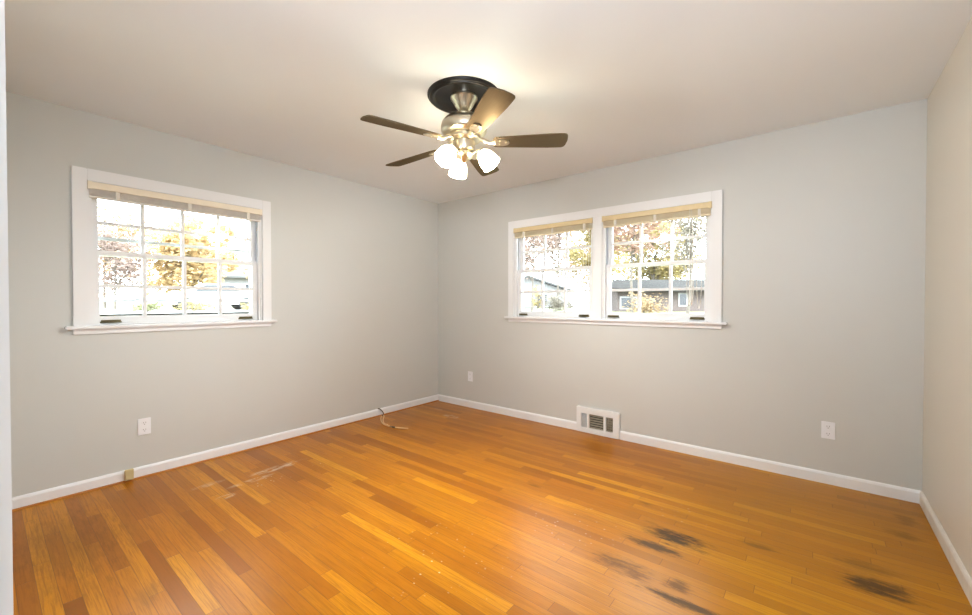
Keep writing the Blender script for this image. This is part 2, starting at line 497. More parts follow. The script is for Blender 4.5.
def sash(parent, name, w_, z0, z1, v0, v1, cols, rb, rt, st=0.043):
    s = MB(); hw = w_ / 2
    s.box(-hw, -hw + st, v0, v1, z0, z1, 0.002); s.box(hw - st, hw, v0, v1, z0, z1, 0.002)
    s.box(-hw + st, hw - st, v0, v1, z0, z0 + rb, 0.002); s.box(-hw + st, hw - st, v0, v1, z1 - rt, z1, 0.002)
    o = s.build(name, M['trim'], parent)
    gx0, gx1, gz0, gz1 = -hw + st, hw - st, z0 + rb, z1 - rt
    m_ = MB(); t = 0.011
    for k in range(1, cols):
        x = gx0 + (gx1 - gx0) * k / cols
        m_.box(x - t, x + t, v0 + 0.004, v1 - 0.004, gz0, gz1, 0.003)
    zc = (gz0 + gz1) / 2
    for k in range(cols):
        xa = gx0 + (gx1 - gx0) * k / cols + (t if k else 0); xb = gx0 + (gx1 - gx0) * (k + 1) / cols - (t if k < cols - 1 else 0)
        m_.box(xa, xb, v0 + 0.004, v1 - 0.004, zc - t, zc + t, 0.003)
    m_.build('muntin_grid', M['trim'], o)
    vc = (v0 + v1) / 2
    MB().box(gx0 - 0.004, gx1 + 0.004, vc - 0.0015, vc + 0.0015, gz0 - 0.004, gz1 + 0.004).build('pane', M['glass'], o)
    return o

def sash_lift(parent, x, z, v):
    b = MB()
    # shallow curved finger lift: plate and projecting lip
    n = 12
    out = [(-0.05 + 0.1 * k / n, -0.017 * math.sin(PI * k / n) ** 0.7) for k in range(n + 1)]
    b.prism([(x + p[0] * 1.1, v + p[1] * 1.25) for p in out], z, z + 0.010)
    b.box(x - 0.050, x + 0.050, v - 0.003, v, z + 0.008, z + 0.020, 0.001)
    return b.build('sash_lift', M['brass'], parent)

def make_window(root, w_, cols, lifts, lock_x, storm=None):
    hw = w_ / 2
    j = MB()
    j.box(-hw, -hw + 0.012, 0, T, 0, HH); j.box(hw - 0.012, hw, 0, T, 0, HH); j.box(-hw + 0.012, hw - 0.012, 0, T, HH - 0.012, HH)
    j.box(-hw - 0.0, hw, 0.034, T + 0.03, -0.022, 0.0)
    for s in (-1, 1):
        xa = -hw + 0.012 if s < 0 else hw - 0.024
        j.box(xa, xa + 0.012, 0.008, 0.032, 0, HH - 0.012)
    j.box(-hw + 0.024, hw - 0.024, 0.008, 0.032, HH - 0.024, HH - 0.012)
    j.build('jamb', M['trim'], root)
    l = MB(); g = MB()
    for s in (-1, 1):
        xa = -hw + 0.012 if s < 0 else hw - 0.014
        l.box(xa, xa + 0.002, 0.0325, 0.118, 0, HH - 0.012)
        xg = xa + 0.0021 if s < 0 else xa - 0.0011
        g.box(xg, xg + 0.001, 0.050, 0.056, HH / 2 + 0.02, HH - 0.02)
    l.build('jamb_liner', M['vinyl'], root)
    g.build('liner_track', M['groove'], root)
    iw = w_ - 0.034
    mid = 0.478
    up = sash(root, 'upper_sash', iw, mid - 0.016, HH - 0.014, 0.076, 0.110, cols, 0.032, 0.045)
    lo = sash(root, 'lower_sash', iw, 0.0, mid + 0.016, 0.036, 0.070, cols, 0.056, 0.032)
    for x in lifts: sash_lift(lo, x, 0.012, 0.036)
    k = MB(); zt = mid + 0.016
    k.box(lock_x - 0.018, lock_x + 0.018, 0.040, 0.064, zt, zt + 0.006, 0.001)
    k.lathe([(0.008, zt + 0.005), (0.008, zt + 0.014)], 12, (lock_x, 0.052, 0))
    k.box(lock_x - 0.004, lock_x + 0.022, 0.040, 0.050, zt + 0.008, zt + 0.014, 0.001)
    k.build('sash_lock', M['brass'], lo)
    if storm:
        s = MB()
        s.box(-hw + 0.012, -hw + 0.045, 0.132, 0.148, 0, HH - 0.012); s.box(hw - 0.045, hw - 0.012, 0.132, 0.148, 0, HH - 0.012)
        s.box(-hw + 0.045, hw - 0.045, 0.132, 0.148, 0, 0.04); s.box(-hw + 0.045, hw - 0.045, 0.132, 0.148, HH - 0.05, HH - 0.012)
        for z in storm: s.box(-hw + 0.045, hw - 0.045, 0.134, 0.146, z - 0.011, z + 0.011)
        s.build('storm_frame', M['trim'], root)

wl = LW[1] - LW[0]
win1 = tag(empty('window_1', (0, (LW[0] + LW[1]) / 2, Z0), PI / 2), 'single white sash window on the left wall', 'window', kind='structure')
casing_set(win1, wl)
make_window(win1, wl, 4, (-wl / 2 + 0.115, wl / 2 - 0.115), 0.02, storm=(0.165, 0.585))
tr1 = tag(empty('trim_3', ((RW[0][0] + RW[1][1]) / 2, 0, Z0)), 'white casing, stool and apron round the double window', 'trim', kind='structure')
cx = (RW[0][0] + RW[1][1]) / 2
casing_set(tr1, RW[1][1] - RW[0][0], mull=(RW[0][1] - cx, RW[1][0] - cx))
for n, (a, c), lk, lab in ((2, RW[0], 0.03, 'left unit of the white double window'), (3, RW[1], 0.04, 'right unit of the white double window')):
    ww = c - a
    wn = tag(empty('window_%d' % n, ((a + c) / 2, 0, Z0)), lab, 'window', kind='structure')
    make_window(wn, ww, 3, (-ww / 2 + 0.09, ww / 2 - 0.11), lk)

# ------------------------------------------------------------------ raised mini blinds, one in each opening
def make_blind(w_, loc, rz, label, cord_x, wand, lip):
    e = tag(empty('window_blind', loc, rz), label, 'blind', 'raised window blinds')
    hw = w_ / 2 - 0.004
    mb, ms = (M['blind'], M['slat']) if lip else (M['blind_old'], M['slat_old'])
    MB().box(-hw, hw, -0.017, 0.026, -0.046, -0.002, 0.003).build('headrail', mb, e)
    # stacked slats
    s = MB(); n = 17
    for k in range(n):
        z = -0.048 - k * 0.0023
        o = 0.0012 * math.sin(k * 2.1)
        s.box(-hw + 0.006, hw - 0.006, -0.008 + o, 0.020 + o, z - 0.0013, z)
    s.build('slat_stack', ms, e)
    MB().box(-hw + 0.005, hw - 0.005, -0.006, 0.019, -0.104, -0.089, 0.003).build('bottom_rail', ms, e)
    for f in (-0.36, 0.02, 0.40):
        t = MB(); x = f * w_
        t.box(x - 0.011, x + 0.011, -0.0105, -0.0098, -0.100, -0.046)
        t.build('ladder_tape', M['cord'], e)
    for s_ in (-1, 1):
        x = s_ * (hw - 0.009)
        MB().box(x - 0.011, x + 0.011, -0.0185, 0.0, -0.050, 0.0, 0.001).build('bracket', mb, e)
    if cord_x is not None:
        c = MB()
        for dx, zz in ((0.0, -0.80), (0.012, -0.80)):
            c.tube([(cord_x + dx, -0.020, -0.04), (cord_x + dx * 2.2, -0.021, -0.30), (cord_x + dx * 1.5, -0.0215, zz)], 0.0022, 6)
        # hanging loops
        lp = [(cord_x + 0.006 + 0.024 * math.sin(t), -0.0215, -0.66 + 0.15 * math.cos(t)) for t in [2 * PI * k / 28 for k in range(29)]]
        c.tube(lp, 0.0022, 6)
        lp = [(cord_x + 0.070 + 0.02 * math.sin(t), -0.0215, -0.44 + 0.39 * math.cos(t)) for t in [2 * PI * k / 40 for k in range(41)]]
        c.tube(lp, 0.0020, 6)
        c.build('lift_cord', M['cord'], e, smooth=True)
    if wand is not None:
        MB().tube([(wand, -0.019, -0.045), (wand + 0.004, -0.021, -0.4)], 0.004, 8).build('tilt_wand', M['cord'], e, smooth=True)
    return e
make_blind(wl, (0.004, (LW[0] + LW[1]) / 2, Z1), PI / 2, 'cream mini blind raised to the top of the single left window', None, wl / 2 - 0.12, True)
make_blind(RW[0][1] - RW[0][0], ((RW[0][0] + RW[0][1]) / 2, -0.004, Z1), 0, 'yellowed mini blind raised in left unit of the double window', 0.36, None, False)
make_blind(RW[1][1] - RW[1][0], ((RW[1][0] + RW[1][1]) / 2, -0.004, Z1), 0, 'yellowed mini blind raised in right unit of the double window', 0.29, None, False)

# ------------------------------------------------------------------ wall fittings
def make_outlet(loc, rz, label):
    e = tag(empty('wall_outlet', loc, rz), label, 'outlet', 'wall outlets')
    MB().box(-0.036, 0.036, -0.006, 0, 0, 0.114, 0.002).build('cover_plate', M['plastic'], e)
    for z in (0.033, 0.081):
        r = MB()
        out = [(0.0165 * math.cos(a), 0.0145 * max(-0.85, min(0.85, math.sin(a)))) for a in [2 * PI * k / 24 for k in range(24)]]
        r.prism(out, 0.006, 0.0085, Matrix.Translation((0, 0, z)) @ Matrix.Rotation(PI / 2, 4, 'X'))
        o = r.build('receptacle', M['plastic'], e)
        s = MB()
        for x in (-0.0065, 0.0065): s.box(x - 0.001, x + 0.001, -0.0089, -0.0083, z - 0.001, z + 0.008)
        s.box(-0.002, 0.002, -0.0089, -0.0083, z - 0.010, z - 0.005)
        s.build('slot', M['slot'], o)
    MB().lathe([(0.003, 0), (0.003, 0.001)], 10, (0, 0, 0), Matrix.Translation((0, -0.006, 0.057)) @ Matrix.Rotation(PI / 2, 4, 'X')).build('screw', M['plastic'], e)
    return e
make_outlet((0, -2.861, 0.295), PI / 2, 'white outlet on the left wall below the single window')
make_outlet((0.532, 0, 0.303), 0, 'small white outlet on back wall near the room corner')
make_outlet((3.721, 0, 0.303), 0, 'white outlet at the right end of the back wall')

# baseboard register
v = tag(empty('floor_vent', ((VX[0] + VX[1]) / 2, 0, 0.0)), 'white metal vent set in the back baseboard', 'vent')
b = MB(); hw = (VX[1] - VX[0]) / 2; vz = 0.237
x1, x2, x3, x4, x5, x6 = -0.158, -0.100, -0.080, 0.060, 0.082, 0.148
za, zb = 0.048, 0.180
b.box(-hw, x1, -0.030, 0, 0.002, vz, 0.004); b.box(x6, hw, -0.030, 0, 0.002, vz, 0.004)
b.box(x1, x6, -0.030, 0, 0.002, za, 0.003); b.box(x1, x6, -0.030, 0, zb, vz, 0.003)
b.box(x2, x3, -0.028, 0, za, zb, 0.002); b.box(x4, x5, -0.028, 0, za, zb, 0.002)
b.build('frame', M['vent'], v)
MB().box(x1, x6, -0.006, -0.001, za, zb).build('duct_opening', M['vent_dark'], v)
def louvers(x0, x1_, n, material, cross=0):
    b = MB()
    for k in range(n):
        z = za + (zb - za) * (k + 0.5) / n
        b.prism([(-0.022, z - 0.0045), (-0.021, z - 0.0055), (-0.009, z + 0.003), (-0.010, z + 0.004)], x0, x1_, Matrix(((0, 0, 1, 0), (1, 0, 0, 0), (0, 1, 0, 0), (0, 0, 0, 1))))
    for k in range(cross):
        x = x0 + (x1_ - x0) * (k + 1) / (cross + 1)
        b.box(x - 0.002, x + 0.002, -0.024, -0.020, za, zb)
    return b.build('louver_panel', material, v)
louvers(x1, x2, 10, M['louver_pale']); louvers(x3, x4, 6, M['louver']); louvers(x5, x6, 6, M['louver'], 2)

b = MB(); b.box(0.0131, 0.036, -2.972, -2.926, 0.012, 0.083, 0.003)
pj = b.build('phone_jack', M['beige']); tag(pj, 'small beige phone jack box on the left baseboard', 'phone jack')
MB().box(0.036, 0.0367, -2.957, -2.941, 0.035, 0.052).build('socket', M['beige'], pj)

# loose cable curling out of the baseboard
e = tag(empty('loose_cable', (0.03, -0.9, 0)), 'loose tan cable curling out of the baseboard onto the floor', 'cable')
MB().tube(smoothline([(-0.016, -0.012, 0.083), (-0.008, 0.006, 0.078), (0.006, 0.030, 0.05), (0.018, 0.034, 0.022), (0.03, 0.0, 0.0085)]), 0.0055, 8).build('dark_sheath', M['darkcord'], e, smooth=True)['label'] = 'dark sheathed cable end'
MB().tube(smoothline([(0.03, 0.0, 0.0085), (0.10, -0.06, 0.009), (0.19, -0.12, 0.009), (0.29, -0.165, 0.009), (0.36, -0.17, 0.009), (0.42, -0.172, 0.009)]), 0.006, 8).build('tan_wire', M['tape'], e, smooth=True)
MB().tube(smoothline([(0.055, 0.010, 0.020), (0.10, -0.02, 0.018), (0.17, -0.085, 0.012), (0.27, -0.145, 0.0085), (0.33, -0.15, 0.0085)]), 0.0055, 8).build('tan_wire', M['tape'], e, smooth=True)
MB().tube([(0.40, -0.172, 0.009), (0.46, -0.160, 0.009)], 0.008, 8).build('wire_sleeve', M['darkcord'], e, smooth=True)
MB().tube(smoothline([(0.455, -0.16, 0.009), (0.52, -0.135, 0.009), (0.585, -0.105, 0.009)]), 0.0065, 8).build('tan_wire', M['tape'], e, smooth=True)

# ------------------------------------------------------------------ ceiling fan
FX, FY = 2.023, -1.766
md = MB().lathe([(0.214, 0.0), (0.214, -0.010), (0.210, -0.015), (0.203, -0.018), (0.200, -0.024), (0.192, -0.027), (0.182, -0.026), (0.174, -0.018), (0.165, -0.014), (0.06, -0.011)], 72, (0, 0, 0))
mo = md.build('ceiling_medallion', M['black'], smooth=True, loc=(FX, FY, H))
tag(mo, 'round black medallion on the ceiling above the fan', 'ceiling medallion')
fan = tag(empty('ceiling_fan', (FX, FY, H)), 'brushed nickel ceiling fan with five dark blades and three lights', 'ceiling fan')
MB().lathe([(0.080, -0.0115), (0.080, -0.020), (0.074, -0.026), (0.050, -0.066), (0.030, -0.092), (0.024, -0.096)], 48).build('canopy', M['nickel'], fan, smooth=True)
MB().lathe([(0.017, -0.094), (0.017, -0.130)], 24).build('downrod', M['nickel'], fan, smooth=True)
MB().lathe([(0.020, -0.112), (0.045, -0.116), (0.085, -0.126), (0.112, -0.142), (0.130, -0.162), (0.136, -0.188), (0.134, -0.212), (0.122, -0.228), (0.100, -0.236), (0.070, -0.240)], 56).build('motor_housing', M['nickel'], fan, smooth=True)
MB().lathe([(0.092, -0.238), (0.098, -0.246), (0.098, -0.262), (0.088, -0.268), (0.05, -0.270)], 48).build('flywheel', M['nickel'], fan, smooth=True)
MB().lathe([(0.052, -0.268), (0.064, -0.272), (0.066, -0.312), (0.060, -0.326), (0.040, -0.332)], 40).build('switch_housing', M['nickel'], fan, smooth=True)
MB().lathe([(0.034, -0.330), (0.050, -0.336), (0.054, -0.350), (0.046, -0.366), (0.024, -0.378), (0.010, -0.392), (0.004, -0.394)], 40).build('light_hub', M['nickel'], fan, smooth=True)

def make_blade():
    out = []
    r0, r1 = 0.185, 0.614
    def hwid(t): return 0.048 + 0.019 * min(1, t * 1.3)
    n = 14
    up = []; 
    for k in range(n + 1):
        t = k / n
        up.append((r0 + (r1 - r0 - 0.02) * t, hwid(t)))
    tip = [(r1 - 0.006, hwid(1) - 0.008), (r1, hwid(1) - 0.024), (r1 + 0.004, 0.0), (r1 - 0.002, -hwid(1) + 0.024), (r1 - 0.008, -hwid(1) + 0.008)]
    root = [(r0 - 0.012, -0.030), (r0 - 0.016, 0.0), (r0 - 0.012, 0.030)]
    outl = up + tip + [(x, -y) for x, y in reversed(up)] + root
    b = MB(); b.prism(outl, -0.003, 0.003)
    es = [e_ for e_ in b.bm.edges if abs(e_.verts[0].co.z - e_.verts[1].co.z) < 1e-5 and len(e_.link_faces) == 2]
    bmesh.ops.bevel(b.bm, geom=es, offset=0.0012, segments=1, affect='EDGES')
    return b
def make_iron():
    b = MB()
    # forked bracket: arm out of the flywheel, flat plate under the blade root
    pl = [(0.176, -0.020), (0.200, -0.030), (0.235, -0.030), (0.262, -0.020), (0.272, 0.0), (0.262, 0.020), (0.235, 0.030), (0.200, 0.030), (0.176, 0.020)]
    b.prism(pl, -0.0085, -0.0035)
    b.prism([(0.150, -0.012), (0.180, -0.020), (0.180, 0.020), (0.150, 0.012)], -0.0085, -0.0035)
    b.tube(smoothline([(0.085, 0, 0.022), (0.115, 0, 0.014), (0.145, 0, -0.002), (0.185, 0, -0.007)]), [0.012] * 25, 10)
    for x, y in ((0.215, -0.018), (0.215, 0.018), (0.252, 0.0)):
        b.lathe([(0.006, -0.0115), (0.006, -0.0085)], 10, (x, y, 0))
    return b
blade0 = None
for k in range(5):
    a = math.radians(-103 + 72 * k)
    if blade0 is None:
        blade0 = make_blade().build('blade', M['blade'], fan)
        iron0 = make_iron().build('blade_bracket', M['nickel'], blade0, smooth=True)
        iron0['label'] = 'shiny nickel bracket'
        bl = blade0
    else:
        bl = blade0.copy(); COL.objects.link(bl); bl.parent = fan
        ir = iron0.copy(); COL.objects.link(ir); ir.parent = bl
    bl.location = (0, 0, -0.277)
    bl.rotation_euler = (Matrix.Rotation(math.radians(-1.9), 3, 'Y') @ Matrix.Rotation(math.radians(1.3), 3, 'X') @ Matrix.Rotation(a, 3, 'Z') @ Matrix.Rotation(math.radians(-12), 3, 'X')).to_euler()

arm0 = None
for k, deg in enumerate((25.0, -90.0, 146.0)):
    a = math.radians(deg)
    if arm0 is None:
        A = MB()
        A.tube(smoothline([(0.040, 0, -0.352), (0.062, 0, -0.338), (0.084, 0, -0.330), (0.100, 0, -0.336)]), 0.008, 10)
        tilt = Matrix.Translation((0.100, 0, -0.332)) @ Matrix.Rotation(math.radians(-38), 4, 'Y') @ Matrix.Scale(0.88, 4)
        A.lathe([(0.012, 0.006), (0.026, 0.0), (0.028, -0.016), (0.026, -0.022)], 28, (0, 0, 0), tilt)
        arm0 = A.build('light_arm', M['nickel'], fan, smooth=True)
        S = MB()
        prof = [(0.024, -0.012), (0.034, -0.022), (0.049, -0.042), (0.058, -0.068), (0.062, -0.094), (0.063, -0.116), (0.066, -0.126)]
        inner = [(r - 0.003, z) for r, z in reversed(prof)]
        S.lathe(prof + inner, 32, (0, 0, 0), tilt, close=False)
        sh0 = S.build('glass_shade', M['shade'], arm0, smooth=True)
        B = MB()
        B.lathe([(0.012, -0.016), (0.013, -0.026), (0.022, -0.038), (0.027, -0.052), (0.023, -0.066), (0.010, -0.074), (0.001, -0.076)], 20, (0, 0, 0), tilt)
        bu0 = B.build('bulb', M['bulb'], arm0, smooth=True)
        ar = arm0
    else:
        ar = arm0.copy(); COL.objects.link(ar); ar.parent = fan
        s2 = sh0.copy(); COL.objects.link(s2); s2.parent = ar
        b2 = bu0.copy(); COL.objects.link(b2); b2.parent = ar
    ar.rotation_euler = (0, 0, a)
    pd = bpy.data.lights.new('bulb_light', 'POINT')
    pd.energy = BULB_POWER
    pd.color = LAMP_COLOR
    pd.shadow_soft_size = 0.014
    po = bpy.data.objects.new('bulb_light', pd); COL.objects.link(po); po.parent = ar
    po.location = tilt @ Vector((0, 0, -0.096))
# pull chain
c = MB(); ca = math.radians(-60)
px, py = 0.062 * math.cos(ca), 0.062 * math.sin(ca)
c.tube([(px, py, -0.30), (px * 1.15, py * 1.15, -0.315), (px * 1.15, py * 1.15, -0.40)], 0.0016, 6)
c.lathe([(0.002, -0.40), (0.005, -0.405), (0.006, -0.42), (0.003, -0.43)], 10, (px * 1.15, py * 1.15, 0))
c.build('pull_chain', M['nickel'], fan, smooth=True)

# ------------------------------------------------------------------ outdoors
random.seed(4)
def gz(x, y):
    d = max(0.0, math.hypot(min(x, 0), max(y, 0)) - 2.0)
    t = min(1.0, d / 15.0); t = t * t * (3 - 2 * t)
    return -0.45 + 1.15 * t + 0.010 * max(0, d - 15)
def foliage_mat(name, c1, c2):
    m = bpy.data.materials.new(name); m.use_nodes = True
    nt = m.node_tree; b = nt.nodes['Principled BSDF']; N = NB(nt)
    gi = nt.nodes.new('ShaderNodeNewGeometry')
    f = gi.outputs['Random Per Island']
    nt.links.new(N.ramp(f, [(0.0, c1), (1.0, c2)]), b.inputs['Base Color'])
    b.inputs['Roughness'].default_value = 0.7
    b.inputs['Specular IOR Level'].default_value = 0.2
    tl = nt.nodes.new('ShaderNodeBsdfTranslucent')
    ms_ = nt.nodes.new('ShaderNodeMixShader'); ms_.inputs[0].default_value = 0.5
    nt.links.new(b.inputs['Base Color'].links[0].from_socket, tl.inputs['Color'])
    nt.links.new(b.outputs[0], ms_.inputs[1]); nt.links.new(tl.outputs[0], ms_.inputs[2])
    nt.links.new(ms_.outputs[0], nt.nodes['Material Output'].inputs[0])
    return m
M['grass'] = mat('lawn_grass', (0.13, 0.13, 0.07), 0.9, var=0.35, var_scale=0.6)
M['concrete'] = mat('street_concrete', (0.24, 0.24, 0.235), 0.9, var=0.06, var_scale=2)
M['bark'] = mat('tree_bark', (0.11, 0.095, 0.08), 0.9, var=0.3, var_scale=8)
M['leaf_yellow'] = foliage_mat('leaves_yellow', (0.257, 0.203, 0.074), (0.432, 0.371, 0.216))  # leaf colours from here on are paled, with bloom haze put into them
M['leaf_gold'] = foliage_mat('leaves_pale_gold', (0.44, 0.32, 0.16), (0.62, 0.48, 0.28))
M['leaf_tan'] = foliage_mat('leaves_tan', (0.230, 0.155, 0.081), (0.405, 0.311, 0.196))
M['leaf_pink'] = foliage_mat('leaves_rust', (0.203, 0.142, 0.115), (0.392, 0.317, 0.284))
M['leaf_red'] = foliage_mat('leaves_red', (0.216, 0.115, 0.081), (0.378, 0.284, 0.230))
M['leaf_green'] = foliage_mat('leaves_green', (0.135, 0.149, 0.068), (0.297, 0.297, 0.162))
M['leaf_grey'] = foliage_mat('leaves_grey', (0.121, 0.108, 0.088), (0.270, 0.243, 0.203))
M['siding'] = mat('pale_siding', (0.21, 0.21, 0.21), 0.7, var=0.05)
M['roof'] = mat('grey_shingles', (0.032, 0.031, 0.030), 0.9, spec=0.08, var=0.2, var_scale=5)
M['roof_pale'] = mat('pale_grey_shingles', (0.10, 0.10, 0.10), 0.9, spec=0.08)
M['brick'] = mat('brown_brick', (0.10, 0.08, 0.075), 0.9, var=0.25, var_scale=9)
M['frame_white'] = mat('white_window_frame', (0.34, 0.34, 0.34), 0.6)
M['dwin'] = mat('dark_window_glass', (0.03, 0.033, 0.04), 0.15)
M['carpaint'] = mat('white_car_paint', (0.8, 0.8, 0.8), 0.3)
M['tyre'] = mat('tyre_rubber', (0.03, 0.03, 0.03), 0.8)

g = MB(); nx, ny = 56, 56; ext = 90.0
gv = {}
def coord(k, n): 
    s = 2.0 * k / n - 1.0
    return math.copysign(abs(s) ** 1.8, s) * ext
for i in range(nx + 1):
    for j in range(ny + 1):
        x = coord(i, nx) ; y = coord(j, ny)
        gv[i, j] = g.bm.verts.new((x, y, gz(x, y)))
for i in range(nx):
    for j in range(ny):
        g.bm.faces.new((gv[i, j], gv[i + 1, j], gv[i + 1, j + 1], gv[i, j + 1]))
tag(g.build('ground', M['grass'], smooth=True), 'pale autumn lawn outside the windows', 'lawn', kind='structure')
def strip(name, pts, width, label):
    b = MB(); L = []; R_ = []
    pts = smoothline([(x, y, 0) for x, y in pts], 12)
    for i, p_ in enumerate(pts):
        t = (pts[min(i + 1, len(pts) - 1)] - pts[max(i - 1, 0)]).normalized(); n = Vector((-t.y, t.x, 0))
        rowv = []
        for s_ in (-1, -0.33, 0.33, 1):
            q = p_ + n * width * 0.5 * s_
            rowv.append(b.bm.verts.new((q.x, q.y, gz(q.x, q.y) + 0.07)))
        L.append(rowv)
    for a_, c_ in zip(L[:-1], L[1:]):
        for k in range(3): b.bm.faces.new((a_[k], a_[k + 1], c_[k + 1], c_[k]))
    return tag(b.build(name, M['concrete'], smooth=True), label, 'street', kind='structure')
strip('road_street', [(-21, -30), (-21, -10), (-20.5, 2), (-20, 12), (-17, 22), (-12, 34)], 7.0, 'pale street beyond the lawn')

def tree(name, x, y, h, cr, ch, leafmat, label, n=1500, leaf=0.22, trunk=0.16, cz=None, group='trees outside the windows', cat='tree', sparse=0.0):
    z0 = gz(x, y)
    e = tag(empty(name, (x, y, z0)), label, cat, group)
    rnd = random.Random(hash((round(x * 10), round(y * 10))) & 0xffff)
    cz = cz if cz is not None else h - ch
    t = MB()
    t.tube(smoothline([(0, 0, -0.2), (0.05 * h * rnd.uniform(-.3, .3), 0.03 * h * rnd.uniform(-.3, .3), cz * 0.6), (0.02 * h, 0, cz + ch * 0.6)], 6), [trunk * (1 - 0.055 * k) for k in range(13)], 8)
    tips = []
    for k in range(11):
        a = rnd.uniform(0, 2 * PI); zz = cz * 0.55 + rnd.uniform(0.05, 0.9) * (cz * 0.45 + ch * 0.4)
        rr = cr * rnd.uniform(0.55, 0.95); top = zz + rnd.uniform(0.15, 0.5) * ch
        pts = [(0, 0, zz), (rr * 0.45 * math.cos(a), rr * 0.45 * math.sin(a), zz + (top - zz) * 0.6), (rr * math.cos(a + 0.3), rr * math.sin(a + 0.3), top)]
        t.tube(smoothline(pts, 4), [trunk * 0.42 * (1 - 0.1 * q) for q in range(9)], 6)
        tips.append(Vector(pts[2])); tips.append(Vector(pts[1]))
    t.build('trunk', M['bark'], e, smooth=True)
    f = MB()
    blobs = [(tp, cr * rnd.uniform(0.28, 0.5)) for tp in tips]
    for k in range(10):
        a = rnd.uniform(0, 2 * PI); q = rnd.uniform(0, 1) ** 0.5 * cr * 0.75
        blobs.append((Vector((q * math.cos(a), q * math.sin(a), cz + ch * rnd.uniform(0.1, 0.95) * (1 - 0.4 * q / cr))), cr * rnd.uniform(0.25, 0.45)))
    for k in range(n):
        c_, r_ = blobs[rnd.randrange(len(blobs))]
        v_ = Vector((rnd.gauss(0, 1), rnd.gauss(0, 1), rnd.gauss(0, 0.8)))
        v_ = v_ / max(v_.length, 1e-3) * r_ * rnd.uniform(0.3, 1.0) ** 0.6
        p_ = c_ + v_
        if p_.z < 0.15: continue
        q = Matrix.Rotation(rnd.uniform(0, 2 * PI), 3, 'Z') @ Matrix.Rotation(rnd.uniform(0, PI), 3, 'X')
        s_ = leaf * rnd.uniform(0.6, 1.3)
        vs_ = [f.bm.verts.new(p_ + q @ Vector(w_)) for w_ in ((-s_ * .5, 0, 0), (0, -s_ * .32, 0.12 * s_), (s_ * .5, 0, 0), (0, s_ * .32, 0.12 * s_))]
        f.bm.faces.new(vs_)
    f.build('foliage', leafmat, e)
    return e
# left window view
tree('autumn_tree', -28.0, 5.2, 8.5, 2.6, 6.2, M['leaf_gold'], 'broad yellow tree seen through middle of the single left window', 9000, 0.30, 0.16, cz=1.2)
tree('autumn_tree', -25.5, 1.0, 6.5, 1.5, 4.4, M['leaf_pink'], 'thin rust coloured tree at left side of the single left window', 2200, 0.2, 0.07, cz=1.2)
tree('autumn_tree', -32.5, 1.6, 10.5, 2.4, 6.5, M['leaf_tan'], 'pale tan tree behind the rust tree in the single left window', 2600, 0.26, 0.10, cz=2.0)
tree('autumn_tree', -24.0, 7.6, 7.0, 1.3, 4.0, M['leaf_tan'], 'small tan tree before the white house in the single left window', 1200, 0.18, 0.06, cz=2.2)
tree('garden_shrub', -18.3, 0.9, 0.75, 0.55, 0.5, M['leaf_green'], 'low green shrub at lower left of the single left window', 420, 0.11, 0.03, cz=0.15, group='shrubs outside the windows', cat='shrub')
tree('garden_shrub', -17.6, 2.3, 0.75, 0.75, 0.5, M['leaf_yellow'], 'low yellow shrub right of the green shrub in the left window', 480, 0.11, 0.03, cz=0.15, group='shrubs outside the windows', cat='shrub')
tree('garden_shrub', -17.2, 4.5, 0.7, 0.5, 0.45, M['leaf_yellow'], 'small yellow shrub at lower right of the single left window', 360, 0.11, 0.03, cz=0.12, group='shrubs outside the windows', cat='shrub')
# right window view
tree('autumn_tree', -10.2, 21.2, 11.0, 2.2, 6.8, M['leaf_pink'], 'rust pink tree in left unit of the double window', 3600, 0.24, 0.09, cz=3.2)
tree('autumn_tree', -5.2, 16.4, 8.0, 1.25, 5.4, M['leaf_yellow'], 'tall yellow tree beside the mull of the double window', 5200, 0.2, 0.09, cz=2.0)
tree('autumn_tree', -2.0, 12.8, 8.2, 1.6, 3.8, M['leaf_red'], 'red leaved tree at top of the right unit of the double window', 2600, 0.17, 0.07, cz=3.4)
tree('autumn_tree', -7.0, 32.2, 10.0, 3.5, 6.4, M['leaf_yellow'], 'wide yellow tree behind the low house in the double window', 9000, 0.30, 0.14, cz=2.2)
tree('autumn_tree', -0.9, 16.5, 8.5, 1.35, 5.5, M['leaf_grey'], 'thin greyish tree at right side of the double window', 1900, 0.15, 0.08, cz=2.2)
tree('autumn_tree', -8.6, 15.6, 7.6, 1.6, 4.6, M['leaf_pink'], 'rust tree at left edge of the double window, before the white house', 2600, 0.2, 0.07, cz=2.4)
tree('autumn_tree', -16.3, 40.3, 13.0, 4.4, 8.4, M['leaf_tan'], 'tan tree behind the white gabled house in the double window', 5200, 0.32, 0.14, cz=2.2)
tree('autumn_tree', 4.2, 33.0, 10.0, 3.0, 7.5, M['leaf_pink'], 'large rust tree behind right end of the low brown house', 5000, 0.27, 0.13, cz=2.2)
tree('garden_shrub', -5.3, 12.4, 1.5, 0.75, 1.0, M['leaf_grey'], 'dark twiggy shrub in lower left unit of the double window', 620, 0.12, 0.03, cz=0.3, group='shrubs outside the windows', cat='shrub')
tree('garden_shrub', -1.35, 11.9, 1.5, 0.75, 1.05, M['leaf_tan'], 'pale vase shaped shrub low in the right unit of double window', 760, 0.11, 0.03, cz=0.35, group='shrubs outside the windows', cat='shrub')
tree('garden_shrub', -6.6, 13.0, 1.6, 0.35, 1.2, M['leaf_yellow'], 'small upright yellow shrub before the white house', 300, 0.11, 0.03, cz=0.35, group='shrubs outside the windows', cat='shrub')

